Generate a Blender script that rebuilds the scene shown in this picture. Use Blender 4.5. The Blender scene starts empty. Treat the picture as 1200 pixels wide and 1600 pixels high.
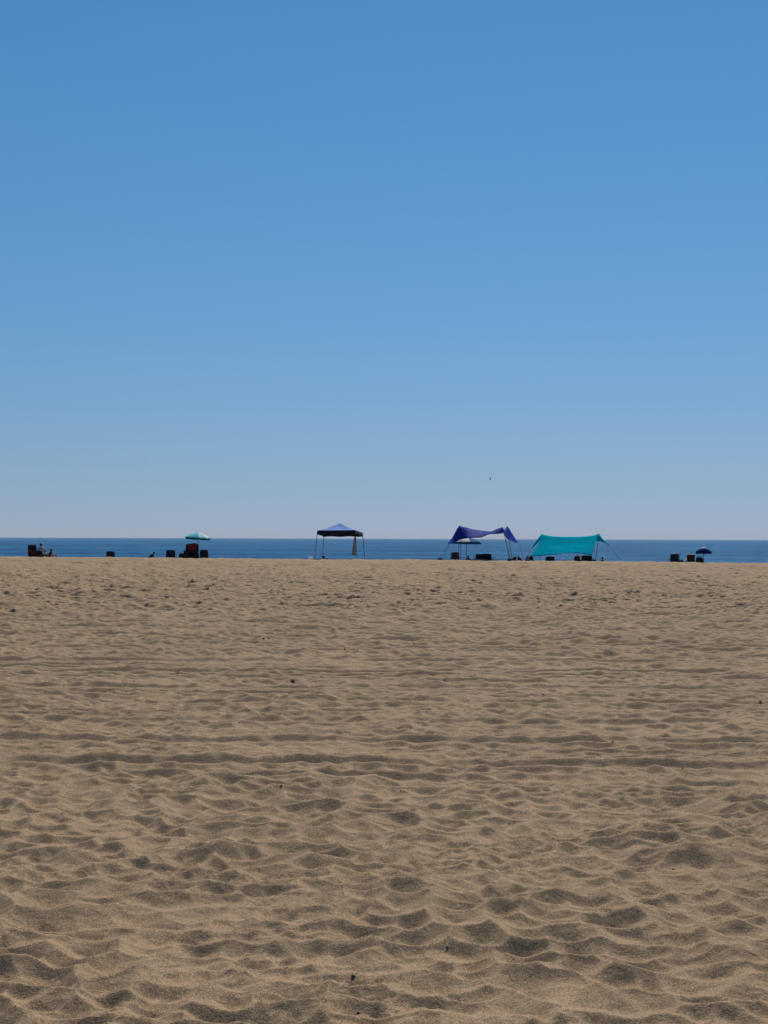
import bpy, bmesh, math, random
import numpy as np
from mathutils import Vector, Matrix
R = math.radians
sc = bpy.context.scene
C = sc.collection

# ------------------------------------------------------------------ camera
F = 2100.0                                   # focal length in pixels of a 1200 x 1600 picture
EYE = 1.65
pitch = math.atan((841.4 - 800) / F)
roll = 0.0033
fwd = Vector((0, math.cos(pitch), math.sin(pitch)))
right = Vector((1, 0, roll)).normalized()
up = right.cross(fwd).normalized()
right = fwd.cross(up).normalized()
cam_d = bpy.data.cameras.new('camera'); cam = bpy.data.objects.new('camera', cam_d); C.objects.link(cam)
cam.matrix_world = Matrix(((right.x, up.x, -fwd.x, 0), (right.y, up.y, -fwd.y, 0), (right.z, up.z, -fwd.z, EYE), (0, 0, 0, 1)))
cam_d.sensor_fit = 'VERTICAL'; cam_d.sensor_height = 36; cam_d.sensor_width = 27
cam_d.lens = F / 1600 * 36
cam_d.clip_start = 0.05; cam_d.clip_end = 60000
sc.camera = cam
# ------------------------------------------------------------------ light
SUN_EL, SUN_AZ = 46.0, 12.0                  # ahead of the camera, a little to the right
w = bpy.data.worlds.new('World'); sc.world = w; w.use_nodes = True
nt = w.node_tree; nt.nodes.clear()
sky = nt.nodes.new('ShaderNodeTexSky'); sky.sky_type = 'NISHITA'; sky.sun_disc = False
sky.sun_elevation = R(SUN_EL); sky.sun_rotation = R(SUN_AZ)
sky.altitude = 2000; sky.air_density = 2.5; sky.dust_density = 0.0; sky.ozone_density = 3.0
# the sky is looked up a little above the true direction and graded per channel, to the photograph's clean sea-level blue
tcw = nt.nodes.new('ShaderNodeTexCoord'); ad = nt.nodes.new('ShaderNodeVectorMath'); ad.operation = 'ADD'
ad.inputs[1].default_value = (0, 0, 0.05); nrm = nt.nodes.new('ShaderNodeVectorMath'); nrm.operation = 'NORMALIZE'
nt.links.new(tcw.outputs['Generated'], ad.inputs[0]); nt.links.new(ad.outputs[0], nrm.inputs[0]); nt.links.new(nrm.outputs[0], sky.inputs[0])
sp = nt.nodes.new('ShaderNodeSeparateColor'); cb = nt.nodes.new('ShaderNodeCombineColor')
nt.links.new(sky.outputs[0], sp.inputs[0])
def mth(op, a, b):
    m = nt.nodes.new('ShaderNodeMath'); m.operation = op
    for k, v in enumerate((a, b)):
        if isinstance(v, (int, float)): m.inputs[k].default_value = v
        else: nt.links.new(v, m.inputs[k])
    return m.outputs[0]
nt.links.new(mth('MULTIPLY', mth('POWER', sp.outputs[0], 1.37), 0.322 * 0.1 ** 0.37), cb.inputs[0])
nt.links.new(mth('MULTIPLY', sp.outputs[1], 0.443), cb.inputs[1])
nt.links.new(mth('ADD', mth('MULTIPLY', sp.outputs[0], 0.20), mth('MULTIPLY', sp.outputs[2], 0.605)), cb.inputs[2])
bg = nt.nodes.new('ShaderNodeBackground'); bg.inputs[1].default_value = 0.1
wo = nt.nodes.new('ShaderNodeOutputWorld')
nt.links.new(cb.outputs[0], bg.inputs[0]); nt.links.new(bg.outputs[0], wo.inputs[0])
sd = bpy.data.lights.new('sun', 'SUN'); so = bpy.data.objects.new('sun', sd); C.objects.link(so)
sd.energy = 5.0; sd.angle = R(0.5); sd.color = (1.0, 0.94, 0.84)
sdir = Vector((math.sin(R(SUN_AZ)) * math.cos(R(SUN_EL)), math.cos(R(SUN_AZ)) * math.cos(R(SUN_EL)), math.sin(R(SUN_EL))))
so.rotation_euler = sdir.to_track_quat('Z', 'Y').to_euler()
so.location = (0, 0, 30)
sc.view_settings.view_transform = 'Standard'; sc.view_settings.look = 'None'
sc.view_settings.exposure = 0.0; sc.view_settings.gamma = 1.0
sc.render.resolution_x = 768; sc.render.resolution_y = 1024

# ------------------------------------------------------------------ helpers
def P(u, v, D):
    """the world point on the sight line of photo position (u, v) at y = D"""
    d = right * ((u - 600) / F) + up * ((800 - v) / F) + fwd
    t = D / d.y
    return Vector((0, 0, EYE)) + d * t

def mat(name, col, rough=0.8, metallic=0.0, spec=0.3, var=0.12, scale=30.0, trans=0.0, weave=False):
    m = bpy.data.materials.new(name); m.use_nodes = True
    n = m.node_tree; b = n.nodes['Principled BSDF']; out = n.nodes['Material Output']
    tc = n.nodes.new('ShaderNodeTexCoord'); no = n.nodes.new('ShaderNodeTexNoise')
    no.inputs['Scale'].default_value = scale; no.inputs['Detail'].default_value = 4
    n.links.new(tc.outputs['Object'], no.inputs['Vector'])
    r = n.nodes.new('ShaderNodeValToRGB')
    r.color_ramp.elements[0].position = 0.3; r.color_ramp.elements[1].position = 0.7
    r.color_ramp.elements[0].color = tuple(c * (1 - var) for c in col) + (1,)
    r.color_ramp.elements[1].color = tuple(min(1, c * (1 + var)) for c in col) + (1,)
    n.links.new(no.outputs['Fac'], r.inputs[0]); n.links.new(r.outputs[0], b.inputs['Base Color'])
    b.inputs['Roughness'].default_value = rough; b.inputs['Metallic'].default_value = metallic
    b.inputs['Specular IOR Level'].default_value = spec
    if trans > 0:
        t = n.nodes.new('ShaderNodeBsdfTranslucent'); n.links.new(r.outputs[0], t.inputs[0])
        mx = n.nodes.new('ShaderNodeMixShader'); mx.inputs[0].default_value = trans
        n.links.new(b.outputs[0], mx.inputs[1]); n.links.new(t.outputs[0], mx.inputs[2])
        n.links.new(mx.outputs[0], out.inputs['Surface'])
    return m

def link_mesh(name, me, material=None, parent=None, smooth=False):
    if material: me.materials.append(material)
    o = bpy.data.objects.new(name, me); C.objects.link(o)
    if parent: o.parent = parent
    if smooth:
        me.polygons.foreach_set('use_smooth', [True] * len(me.polygons))
    return o

def obj(name, bm, material, parent=None, smooth=False):
    bmesh.ops.recalc_face_normals(bm, faces=bm.faces)
    me = bpy.data.meshes.new(name); bm.to_mesh(me); bm.free()
    return link_mesh(name, me, material, parent, smooth)

def tag(o, label, cat=None, group=None, kind=None):
    if label: o['label'] = label
    if cat: o['category'] = cat
    if group: o['group'] = group
    if kind: o['kind'] = kind
    return o

def thing(name, label, cat, loc=(0, 0, 0), rz=0.0, group=None):
    o = bpy.data.objects.new(name, None); C.objects.link(o); o.empty_display_size = 0.2
    o.location = loc; o.rotation_euler = (0, 0, rz)
    return tag(o, label, cat, group)

def copy_tree(o, parent=None):
    c = o.copy(); C.objects.link(c); c.parent = parent
    for ch in list(o.children): copy_tree(ch, c)
    return c

def tube(bm, pts, r, seg=8, closed=False):
    """a swept tube through pts; r is a number or one radius per point"""
    pts = [Vector(p) for p in pts]; n = len(pts)
    rs = r if isinstance(r, (list, tuple)) else [r] * n
    rings = []
    ref = None
    for i, p in enumerate(pts):
        t = (pts[min(i + 1, n - 1)] - pts[max(i - 1, 0)]).normalized()
        if ref is None or abs(ref.dot(t)) > 0.95:
            ref = Vector((0, 0, 1)) if abs(t.z) < 0.9 else Vector((1, 0, 0))
        a = t.cross(ref).normalized(); b = a.cross(t).normalized()
        rings.append([bm.verts.new(p + (a * math.cos(k * 2 * math.pi / seg) + b * math.sin(k * 2 * math.pi / seg)) * rs[i]) for k in range(seg)])
    for i in range(n - 1):
        for k in range(seg):
            bm.faces.new((rings[i][k], rings[i][(k + 1) % seg], rings[i + 1][(k + 1) % seg], rings[i + 1][k]))
    bm.faces.new(rings[0]); bm.faces.new(rings[-1])

def ellipsoid(bm, c, r, seg=14, rot=None, lump=0.0, seed=0):
    rg = random.Random(seed)
    g = bmesh.ops.create_uvsphere(bm, u_segments=seg, v_segments=max(6, seg * 2 // 3), radius=1.0)
    M = Matrix.Translation(Vector(c)) @ (rot.to_4x4() if rot else Matrix()) @ Matrix.Diagonal((*r, 1))
    for v in g['verts']:
        v.co *= 1 + rg.uniform(-lump, lump)
        v.co = M @ v.co

def rbox(bm, c, s, bevel=0.02, rot=None):
    t = bmesh.new(); bmesh.ops.create_cube(t, size=1.0)
    for v in t.verts: v.co = Vector((v.co.x * s[0], v.co.y * s[1], v.co.z * s[2]))
    if bevel > 0:
        bmesh.ops.bevel(t, geom=list(t.edges), offset=bevel, segments=2, affect='EDGES', profile=0.6)
    M = Matrix.Translation(Vector(c)) @ (rot.to_4x4() if rot else Matrix())
    mp = {v: bm.verts.new(M @ v.co) for v in t.verts}
    for f in t.faces: bm.faces.new([mp[v] for v in f.verts])
    t.free()

TAU = 0.5
def cr(p0, p1, p2, p3, t):
    m1 = (p2 - p0) * TAU; m2 = (p3 - p1) * TAU; a = t * t; b = a * t
    return p1 * (2 * b - 3 * a + 1) + m1 * (b - 2 * a + t) + p2 * (3 * a - 2 * b) + m2 * (b - a)

def smooth_line(pts, n):
    out = []
    for i in range(len(pts) - 1):
        a = pts[max(i - 1, 0)]; b = pts[i]; c = pts[i + 1]; d = pts[min(i + 2, len(pts) - 1)]
        for k in range(n): out.append(cr(a, b, c, d, k / n))
    out.append(pts[-1]); return out

def sheet(bm, rows, n=5, m=5, thick=0.006, wrinkle=0.0, seed=1):
    """cloth through a grid of control points, Catmull-Rom both ways, with real thickness"""
    R1 = [smooth_line(r, n) for r in rows]
    cols = [smooth_line([r[i] for r in R1], m) for i in range(len(R1[0]))]
    nu, nv = len(cols), len(cols[0])
    rg = random.Random(seed); ph = [rg.uniform(0, 6.28) for _ in range(6)]
    V = []
    for i in range(nu):
        col = []
        for j in range(nv):
            p = cols[i][j].copy()
            if wrinkle:
                e = math.sin(math.pi * i / (nu - 1)) * math.sin(math.pi * j / (nv - 1))
                p.z += wrinkle * e * (math.sin(i * 1.1 + j * 0.35 + ph[0]) + 0.6 * math.sin(j * 1.3 - i * 0.4 + ph[1]))
            col.append(bm.verts.new(p))
        V.append(col)
    fs = [bm.faces.new((V[i][j], V[i + 1][j], V[i + 1][j + 1], V[i][j + 1])) for i in range(nu - 1) for j in range(nv - 1)]
    bm.normal_update()
    bmesh.ops.solidify(bm, geom=fs, thickness=thick)

# ------------------------------------------------------------------ numpy noise
rng = np.random.RandomState(11)
TN = 1024
PERM = rng.permutation(TN).astype(np.int32)
ANG = rng.rand(TN) * 2 * np.pi
GX = np.cos(ANG).astype(np.float32); GY = np.sin(ANG).astype(np.float32)
TAB = rng.rand(8, TN).astype(np.float32)
def hsh(ix, iy, s=0): return PERM[(PERM[(ix + s * 131) & (TN - 1)] + iy) & (TN - 1)]
def perlin(x, y, s=0):
    ix = np.floor(x).astype(np.int32); iy = np.floor(y).astype(np.int32)
    fx = (x - ix).astype(np.float32); fy = (y - iy).astype(np.float32)
    u = fx * fx * fx * (fx * (fx * 6 - 15) + 10); v = fy * fy * fy * (fy * (fy * 6 - 15) + 10)
    def g(a, b):
        h = hsh(ix + a, iy + b, s); return GX[h] * (fx - a) + GY[h] * (fy - b)
    a = g(0, 0); a += u * (g(1, 0) - a)
    b = g(0, 1); b += u * (g(1, 1) - b)
    return a + v * (b - a)                    # about -0.7 .. 0.7
def fbm(x, y, s=0, o=3, gain=0.5):
    r = 0; a = 1.0
    for i in range(o):
        r = r + a * perlin(x * (2.03 ** i) + 7.7 * i, y * (2.03 ** i) + 3.1 * i, s + i); a *= gain
    return r
def sstep(a, b, x):
    t = np.clip((x - a) / (b - a), 0, 1); return t * t * (3 - 2 * t)
def bowls(x, y, cell, s, depth, k):
    """overlapping foot dents: each cell holds one bowl; the lowest wins, soft crests between"""
    X = x / cell; Y = y / cell
    ix = np.floor(X).astype(np.int32); iy = np.floor(Y).astype(np.int32)
    acc = None
    for a in (-1, 0, 1):
        for b in (-1, 0, 1):
            h = hsh(ix + a, iy + b, s)
            dx = X - (ix + a + 0.1 + 0.8 * TAB[0][h]); dy = Y - (iy + b + 0.1 + 0.8 * TAB[1][h])
            th = TAB[2][h] * 3.14159; c = np.cos(th); sn = np.sin(th)
            el = 0.75 + 0.5 * TAB[3][h]
            ex = (c * dx + sn * dy) * el; ey = (-sn * dx + c * dy) / el
            dep = depth * (0.75 + 0.6 * TAB[4][h])
            d2 = ex * ex + ey * ey
            hgt = dep * (2.45 * np.sqrt(d2 + 0.012) + 0.35 * np.minimum(d2, 0.5)) + depth * (0.55 * TAB[5][h] - 0.6)
            if acc is None: acc = hgt
            else: acc = np.minimum(acc, hgt) - np.log1p(np.exp(-np.minimum(k * np.abs(acc - hgt), 30))) / k
    return acc

# ------------------------------------------------------------------ the ground's shape
CREST_Y = 81.0
SEA_Z = -2.6
def base_z(x, y):
    """large shape of the beach: nearly flat, a low berm crest at y = 81, then down to the water"""
    x = np.asarray(x, dtype=np.float64); y = np.asarray(y, dtype=np.float64)
    zc = 0.36 - 0.0052 * np.clip(x, -60, 60)
    yc = CREST_Y + 0.5 * np.sin(x * 0.11 + 1.0) + 0.3 * np.sin(x * 0.31)
    rise = sstep(20.0, 82.0, y)
    z1 = zc * rise
    d = y - yc
    z2 = zc - 0.045 * np.maximum(d, 0) - 0.025 * np.maximum(d - 1.5, 0) - 0.02 * np.maximum(d - 12, 0)
    z = np.where(d < 0, z1, z2)
    return np.maximum(z, -7.0)
TRACKS = [  # y at x=0, slope, half width, depth, x range
    (9.45, 0.000, 0.10, 0.030, -1.9, 1.7), (10.05, 0.006, 0.13, 0.040, -9, 9), (10.75, -0.004, 0.05, 0.014, -9, 9),
    (11.25, 0.002, 0.12, 0.032, -9, 9), (12.45, -0.012, 0.11, 0.028, -9, 12), (13.05, -0.010, 0.05, 0.014, -9, 9),
    (14.3, 0.015, 0.10, 0.02, -1, 9), (15.1, 0.004, 0.12, 0.030, -12, 12), (16.9, 0.006, 0.10, 0.024, -12, 12), (18.0, -0.006, 0.12, 0.03, -12, 12),
    (9.0, 0.03, 0.08, 0.018, 1.2, 6), (9.3, -0.012, 0.10, 0.026, 1.4, 6)]
rt = random.Random(5)
yy = 12.9
while yy < 79:                                # raking and driving lines along the shore
    yy += rt.uniform(0.28, 0.75) * (0.55 + yy / 45)
    if rt.random() < 0.45: cx, ln = 0.0, 40.0
    else: cx = rt.uniform(-0.33, 0.33) * yy; ln = rt.uniform(0.06, 0.3) * yy
    TRACKS.append((yy, rt.uniform(-0.008, 0.008), rt.uniform(0.05, 0.11) * (1 + yy / 45), rt.uniform(0.018, 0.040), cx - ln, cx + ln))
def relief(x, y):
    x = x.astype(np.float32); y = y.astype(np.float32)
    wx = x + 0.10 * perlin(x * 2.3, y * 2.3, 21) + 0.03 * perlin(x * 9, y * 9, 22)
    wy = y + 0.10 * perlin(x * 2.3, y * 2.3, 23) + 0.03 * perlin(x * 9, y * 9, 24)
    farther = sstep(13, 22, y)
    big = bowls(wx * 0.86, wy * 1.12, 0.195, 1, 0.030, 4000.0) * (1 - farther) + farther * bowls(wx * 0.62, wy * 0.9, 0.24, 7, 0.046, 2000.0)
    small = bowls(wx * 0.85 + 3.3, wy * 1.1 + 1.7, 0.12, 4, 0.012, 4000.0)
    flat = 1 - 0.25 * sstep(9.0, 9.8, y + 0.5 * perlin(x * 0.5, y * 0.5, 29)) * (1 - sstep(10.5, 13.5, y))
    m = sstep(-0.25, 0.35, fbm(x * 0.7, y * 0.7, 30, 2))
    m2 = sstep(-0.3, 0.3, fbm(x * 0.9 + 9, y * 0.9, 33, 2))
    small = small * (1 + 1.4 * farther)
    h = flat * (big * (0.80 + 0.40 * m) + small * (0.25 + 0.75 * m2))
    h += 0.036 * fbm(x * 0.9, y * 1.2, 40, 3)
    h += 0.05 * fbm(x * 0.16, y * 0.30, 43, 2)
    rough = sstep(0.05, 0.45, fbm(x * 0.8 + 4, y * 1.1, 46, 2))
    near = 1 - sstep(14, 24, y)
    h += (0.0026 + 0.014 * rough) * near * fbm(x * 14, y * 14, 50, 3)
    h += 0.0034 * near * sstep(-0.2, 0.3, perlin(x * 1.3, y * 1.3, 56)) * np.abs(perlin(x * 13 + 2 * perlin(x * 3, y * 3, 53), y * 34, 54))
    # raked and driven-over sand farther out: streaks along the shore
    far = sstep(11, 24, y)
    h += far * 0.028 * fbm(x * 0.45, y * 1.7, 60, 3)
    wob = 0.16 * perlin(x * 0.45, y * 0.35, 70) + 0.07 * perlin(x * 1.9, y * 0.9, 71)
    for (y0, sl, hw, dep, xa, xb) in TRACKS:
        d = y - (y0 + sl * x) + wob
        band = np.abs(d) < 6 * hw
        if not band.any(): continue
        db = d[band]; xx = x[band]
        e = sstep(xa, xa + 0.8, xx) * (1 - sstep(xb - 0.8, xb, xx)) * (0.55 + 0.45 * sstep(-0.3, 0.2, perlin(xx * 0.8, xx * 0 + y0, 75)))
        rut = np.exp(-(db / hw) ** 4)
        rim = np.exp(-((np.abs(db) - 1.5 * hw) / (0.45 * hw)) ** 2)
        h[band] = h[band] * (1 - 0.50 * e * np.minimum(1, rut + 0.8 * rim)) + e * dep * (-0.9 * rut + 1.0 * rim)
    # heaped edge of a dug patch at the left
    h += 0.05 * np.exp(-(((x + 4.3) / 0.55) ** 2 + ((y - 14.6) / 0.9) ** 2))
    h = h * (1 + 0.35 * sstep(18, 40, y) - 0.25 * sstep(45, 62, y))
    shore = (1 - 0.45 * sstep(70, 80, y)) * (1 - 0.6 * sstep(84, 92, y))
    return ((h - REL0) * shore).astype(np.float64)
REL0 = 0.0
_r = np.random.RandomState(3)
REL0 = float(np.mean(relief(_r.uniform(-20, 20, 20000), _r.uniform(40, 78, 20000)) / 1.0))
def ground(x, y):
    x = np.array([x], dtype=float); y = np.array([y], dtype=float)
    return float((base_z(x, y) + relief(x, y))[0])

def grid_mesh(name, X, Y, Z, wrap=False):
    nr, nc = X.shape
    co = np.stack([X, Y, Z], -1).astype(np.float32).reshape(-1, 3)
    i = np.arange(nr - 1)[:, None] * nc; j = np.arange(nc - 1)[None, :]
    a = (i + j).ravel(); q = np.stack([a, a + 1, a + 1 + nc, a + nc], -1).astype(np.int32)
    me = bpy.data.meshes.new(name)
    me.vertices.add(len(co)); me.vertices.foreach_set('co', co.ravel())
    me.loops.add(q.size); me.loops.foreach_set('vertex_index', q.ravel())
    me.polygons.add(len(q)); me.polygons.foreach_set('loop_start', np.arange(0, q.size, 4, dtype=np.int32))
    me.polygons.foreach_set('use_smooth', np.ones(len(q), dtype=bool))
    me.update(calc_edges=True)
    return me

# angles: fine across the view and a bit to either side, coarse all round
DT = 0.00095; HALF = 0.46
fine = np.arange(-HALF, HALF, DT)
side = [HALF]; st = DT
while side[-1] < math.pi:
    st = min(st * 1.12, 0.08); side.append(side[-1] + st)
side = np.array(side); side[-1] = math.pi
th = np.concatenate([-side[::-1], fine[1:], side])
rr = [0.02, 0.5, 1.0, 1.5, 2.0, 2.5, 3.0, 3.4]
while rr[-1] < 92: rr.append(rr[-1] * 1.0014)
st = 0.18
while rr[-1] < 9000: st *= 1.12; rr.append(rr[-1] + st)
rr = np.array(rr)
TH, RR = np.meshgrid(th, rr)
X = RR * np.sin(TH); Y = RR * np.cos(TH)
detail = 1 - sstep(120, 200, RR)
Z = base_z(X, Y)
sel = RR < 200
rel = np.zeros_like(Z); rel[sel] = relief(X[sel], Y[sel])
Z = Z + rel * detail
# sand slumps where it is steeper than it can stand: relax only the too-steep cells
i0 = int(np.searchsorted(rr, 3.4)); i1 = int(np.searchsorted(rr, 30.0)); j0 = len(side); j1 = j0 + len(fine) - 1
W_ = Z[i0:i1, j0:j1].copy(); rad_ = rr[i0:i1, None]; LIM = math.tan(R(33))
for _ in range(14):
    gr = np.abs(np.diff(W_, axis=0)) / np.diff(rad_, axis=0); gt = np.abs(np.diff(W_, axis=1)) / (rad_ * DT)
    st_ = np.zeros_like(W_); st_[:-1] = gr; st_[1:] = np.maximum(st_[1:], gr)
    g2 = np.zeros_like(W_); g2[:, :-1] = gt; g2[:, 1:] = np.maximum(g2[:, 1:], gt)
    k = np.clip((np.sqrt(st_ ** 2 + g2 ** 2) - LIM) * 5, 0, 1)[1:-1, 1:-1]
    av = (W_[:-2, 1:-1] + W_[2:, 1:-1] + W_[1:-1, :-2] + W_[1:-1, 2:]) / 4
    W_[1:-1, 1:-1] += k * (av - W_[1:-1, 1:-1])
Z[i0:i1, j0:j1] = W_; del W_

# ------------------------------------------------------------------ sand
def sand_material():
    m = bpy.data.materials.new('sand'); m.use_nodes = True; n = m.node_tree; L = n.links
    b = n.nodes['Principled BSDF']
    tc = n.nodes.new('ShaderNodeTexCoord')
    def noise(scale, detail=2, rough=0.5):
        t = n.nodes.new('ShaderNodeTexNoise'); t.inputs['Scale'].default_value = scale
        t.inputs['Detail'].default_value = detail; t.inputs['Roughness'].default_value = rough
        L.new(tc.outputs['Object'], t.inputs['Vector']); return t
    def ramp(src, p0, p1, c0, c1):
        r = n.nodes.new('ShaderNodeValToRGB'); e = r.color_ramp.elements
        e[0].position = p0; e[1].position = p1; e[0].color = (*c0, 1); e[1].color = (*c1, 1)
        L.new(src, r.inputs[0]); return r
    def mix(mode, fac, a, bb):
        x = n.nodes.new('ShaderNodeMix'); x.data_type = 'RGBA'; x.blend_type = mode
        x.inputs[0].default_value = fac; L.new(a, x.inputs[6]); L.new(bb, x.inputs[7]); return x.outputs[2]
    base = ramp(noise(0.35, 4).outputs['Fac'], 0.3, 0.7, (0.236, 0.161, 0.096), (0.280, 0.192, 0.116))
    mid = ramp(noise(7.0, 7, 0.65).outputs['Fac'], 0.3, 0.7, (0.90, 0.90, 0.90), (1.08, 1.08, 1.08))
    grain = ramp(noise(210.0, 1).outputs['Fac'], 0.36, 0.64, (0.50, 0.48, 0.45), (1.48, 1.48, 1.46))
    grain2 = ramp(noise(80.0, 2, 0.6).outputs['Fac'], 0.35, 0.65, (0.80, 0.80, 0.79), (1.20, 1.20, 1.20))
    c = mix('MULTIPLY', 1.0, base.outputs[0], mid.outputs[0])
    c = mix('MULTIPLY', 0.75, c, grain.outputs[0])
    c = mix('MULTIPLY', 0.9, c, grain2.outputs[0])
    L.new(c, b.inputs['Base Color'])
    b.inputs['Roughness'].default_value = 0.93; b.inputs['Specular IOR Level'].default_value = 0.15
    bu = n.nodes.new('ShaderNodeBump'); bu.inputs['Distance'].default_value = 0.0035; bu.inputs['Strength'].default_value = 0.8
    L.new(noise(140.0, 3, 0.65).outputs['Fac'], bu.inputs['Height'])
    b2 = n.nodes.new('ShaderNodeBump'); b2.inputs['Distance'].default_value = 0.008; b2.inputs['Strength'].default_value = 0.7
    L.new(noise(26.0, 4, 0.6).outputs['Fac'], b2.inputs['Height']); L.new(bu.outputs[0], b2.inputs['Normal'])
    L.new(b2.outputs[0], b.inputs['Normal'])
    return m
me = grid_mesh('sand', X, Y, Z)
sand = link_mesh('sand', me, sand_material()); tag(sand, None, kind='structure')
del X, Y, Z, TH, RR, rel, sel, detail

# ------------------------------------------------------------------ sea
def sea_material():
    m = bpy.data.materials.new('sea_water'); m.use_nodes = True; n = m.node_tree; L = n.links
    b = n.nodes['Principled BSDF']
    tc = n.nodes.new('ShaderNodeTexCoord')
    def noise(sx, sy, scale, detail=3):
        mp = n.nodes.new('ShaderNodeMapping'); mp.inputs['Scale'].default_value = (sx, sy, 1)
        L.new(tc.outputs['Object'], mp.inputs['Vector'])
        t = n.nodes.new('ShaderNodeTexNoise'); t.inputs['Scale'].default_value = scale; t.inputs['Detail'].default_value = detail; t.inputs['Roughness'].default_value = 0.68
        L.new(mp.outputs[0], t.inputs['Vector']); return t.outputs['Fac']
    r = n.nodes.new('ShaderNodeValToRGB'); e = r.color_ramp.elements
    e[0].position = 0.42; e[1].position = 0.56; e[0].color = (0.000, 0.026, 0.090, 1); e[1].color = (0.003, 0.100, 0.225, 1)
    x3 = e.new(0.72); x3.color = (0.045, 0.165, 0.290, 1)
    mxn = n.nodes.new('ShaderNodeMix'); mxn.inputs[0].default_value = 0.45
    L.new(noise(0.12, 1, 0.012, 9), mxn.inputs[2]); L.new(noise(0.22, 1, 0.11, 7), mxn.inputs[3]); L.new(mxn.outputs[0], r.inputs[0]); L.new(r.outputs[0], b.inputs['Base Color'])
    b.inputs['Roughness'].default_value = 0.2; b.inputs['IOR'].default_value = 1.33
    b.inputs['Specular IOR Level'].default_value = 0.008
    b1 = n.nodes.new('ShaderNodeBump'); b1.inputs['Distance'].default_value = 0.5; b1.inputs['Strength'].default_value = 1.0
    L.new(noise(0.4, 1, 0.5, 5), b1.inputs['Height'])
    b2 = n.nodes.new('ShaderNodeBump'); b2.inputs['Distance'].default_value = 0.12; b2.inputs['Strength'].default_value = 1.0
    L.new(noise(0.6, 1, 3.0, 4), b2.inputs['Height']); L.new(b1.outputs[0], b2.inputs['Normal'])
    L.new(b2.outputs[0], b.inputs['Normal'])
    return m
th = np.concatenate([np.linspace(-1.55, -0.5, 60), np.arange(-0.498, 0.498, 0.0018), np.linspace(0.5, 1.55, 60)])
rr = [100.0]
while rr[-1] < 2600: rr.append(rr[-1] * 1.0045)
while rr[-1] < 22000: rr.append(rr[-1] * 1.03)
TH, RR = np.meshgrid(th, np.array(rr))
X = RR * np.sin(TH); Y = RR * np.cos(TH)
amp = 1 - sstep(1400, 3000, RR)
Zs = SEA_Z + amp * (0.35 * fbm(X * 0.02, Y * 0.07, 80, 3) + 0.16 * fbm(X * 0.10, Y * 0.30, 84, 2))
sea = link_mesh('sea', grid_mesh('sea', X, Y, Zs), sea_material()); tag(sea, None, kind='structure')
del X, Y, TH, RR, Zs, amp
# ------------------------------------------------------------------ materials
M = {
    'navy': mat('navy_fabric', (0.012, 0.016, 0.045), 0.85), 'black': mat('black_fabric', (0.012, 0.012, 0.015), 0.85),
    'charcoal': mat('charcoal_fabric', (0.03, 0.03, 0.034), 0.85), 'maroon': mat('maroon_fabric', (0.055, 0.012, 0.012), 0.85),
    'red': mat('red_cloth', (0.15, 0.010, 0.016), 0.8), 'brown': mat('brown_red_fabric', (0.13, 0.045, 0.035), 0.85),
    'green': mat('green_cloth', (0.02, 0.10, 0.07), 0.85), 'dark_green': mat('dark_green_fabric', (0.012, 0.045, 0.035), 0.85),
    'metal': mat('dark_metal', (0.05, 0.055, 0.06), 0.4, 0.8), 'steel': mat('grey_steel', (0.22, 0.25, 0.28), 0.4, 0.7),
    'white': mat('white_plastic', (0.75, 0.75, 0.73), 0.5), 'white_cloth': mat('white_cloth', (0.72, 0.72, 0.75), 0.85, trans=0.35),
    'teal': mat('teal_stretch_fabric', (0.004, 0.47, 0.61), 0.7, spec=0.0, trans=0.55, scale=4, var=0.08),
    'teal_dark': mat('dark_teal_fabric', (0.004, 0.15, 0.16), 0.8, spec=0.0, trans=0.15),
    'aqua': mat('aqua_umbrella_cloth', (0.22, 0.74, 0.78), 0.7, spec=0.1, trans=0.45, scale=5), 'aqua_sunlit': mat('sunlit_aqua_umbrella_cloth', (0.62, 0.86, 0.84), 0.7, spec=0.1, trans=0.45, scale=5),  # the second, paler aqua has the sun's highlight put into its colour
    'blue': mat('royal_blue_stretch_fabric', (0.024, 0.060, 0.36), 0.6, spec=0.012, trans=0.35, scale=1.6, var=0.28),
    'blue_umb': mat('blue_umbrella_cloth', (0.02, 0.16, 0.42), 0.75, spec=0.05, trans=0.4), 'navy_umb': mat('navy_umbrella_cloth', (0.010, 0.020, 0.11), 0.7, spec=0.0, trans=0.2),
    'canopy': mat('slate_blue_canopy_cloth', (0.14, 0.25, 0.56), 0.6, spec=0.02, trans=0.1, scale=3), 'valance': mat('dark_navy_valance_cloth', (0.008, 0.010, 0.028), 0.85),
    'towel': mat('grey_pink_towel', (0.34, 0.26, 0.25), 0.95), 'skin': mat('tanned_skin', (0.30, 0.15, 0.10), 0.55), 'pink': mat('pink_cloth', (0.42, 0.16, 0.15), 0.85),
    'shirt': mat('lavender_shirt', (0.42, 0.42, 0.55), 0.85, trans=0.1), 'hair': mat('dark_hair', (0.012, 0.009, 0.008), 0.6), 'eye': mat('eye', (0.02, 0.015, 0.012), 0.3),
    'rope': mat('grey_rope', (0.10, 0.11, 0.14), 0.9), 'sandbag': mat('blue_sandbag_cloth', (0.02, 0.05, 0.12), 0.9), 'wood': mat('brown_wood', (0.10, 0.06, 0.035), 0.7),
    'kelp': mat('dried_seaweed', (0.012, 0.010, 0.009), 0.8), 'shell': mat('white_shell', (0.72, 0.68, 0.62), 0.6), 'gull_grey': mat('grey_feathers', (0.05, 0.06, 0.07), 0.8),
    'gull_white': mat('white_feathers', (0.6, 0.6, 0.6), 0.8),
}
GY0 = {}
def spot(u, D, v=870):
    """ground point at distance D in the direction of photo column u"""
    p = P(u, v, D); return Vector((p.x, D, ground(p.x, D)))

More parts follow.
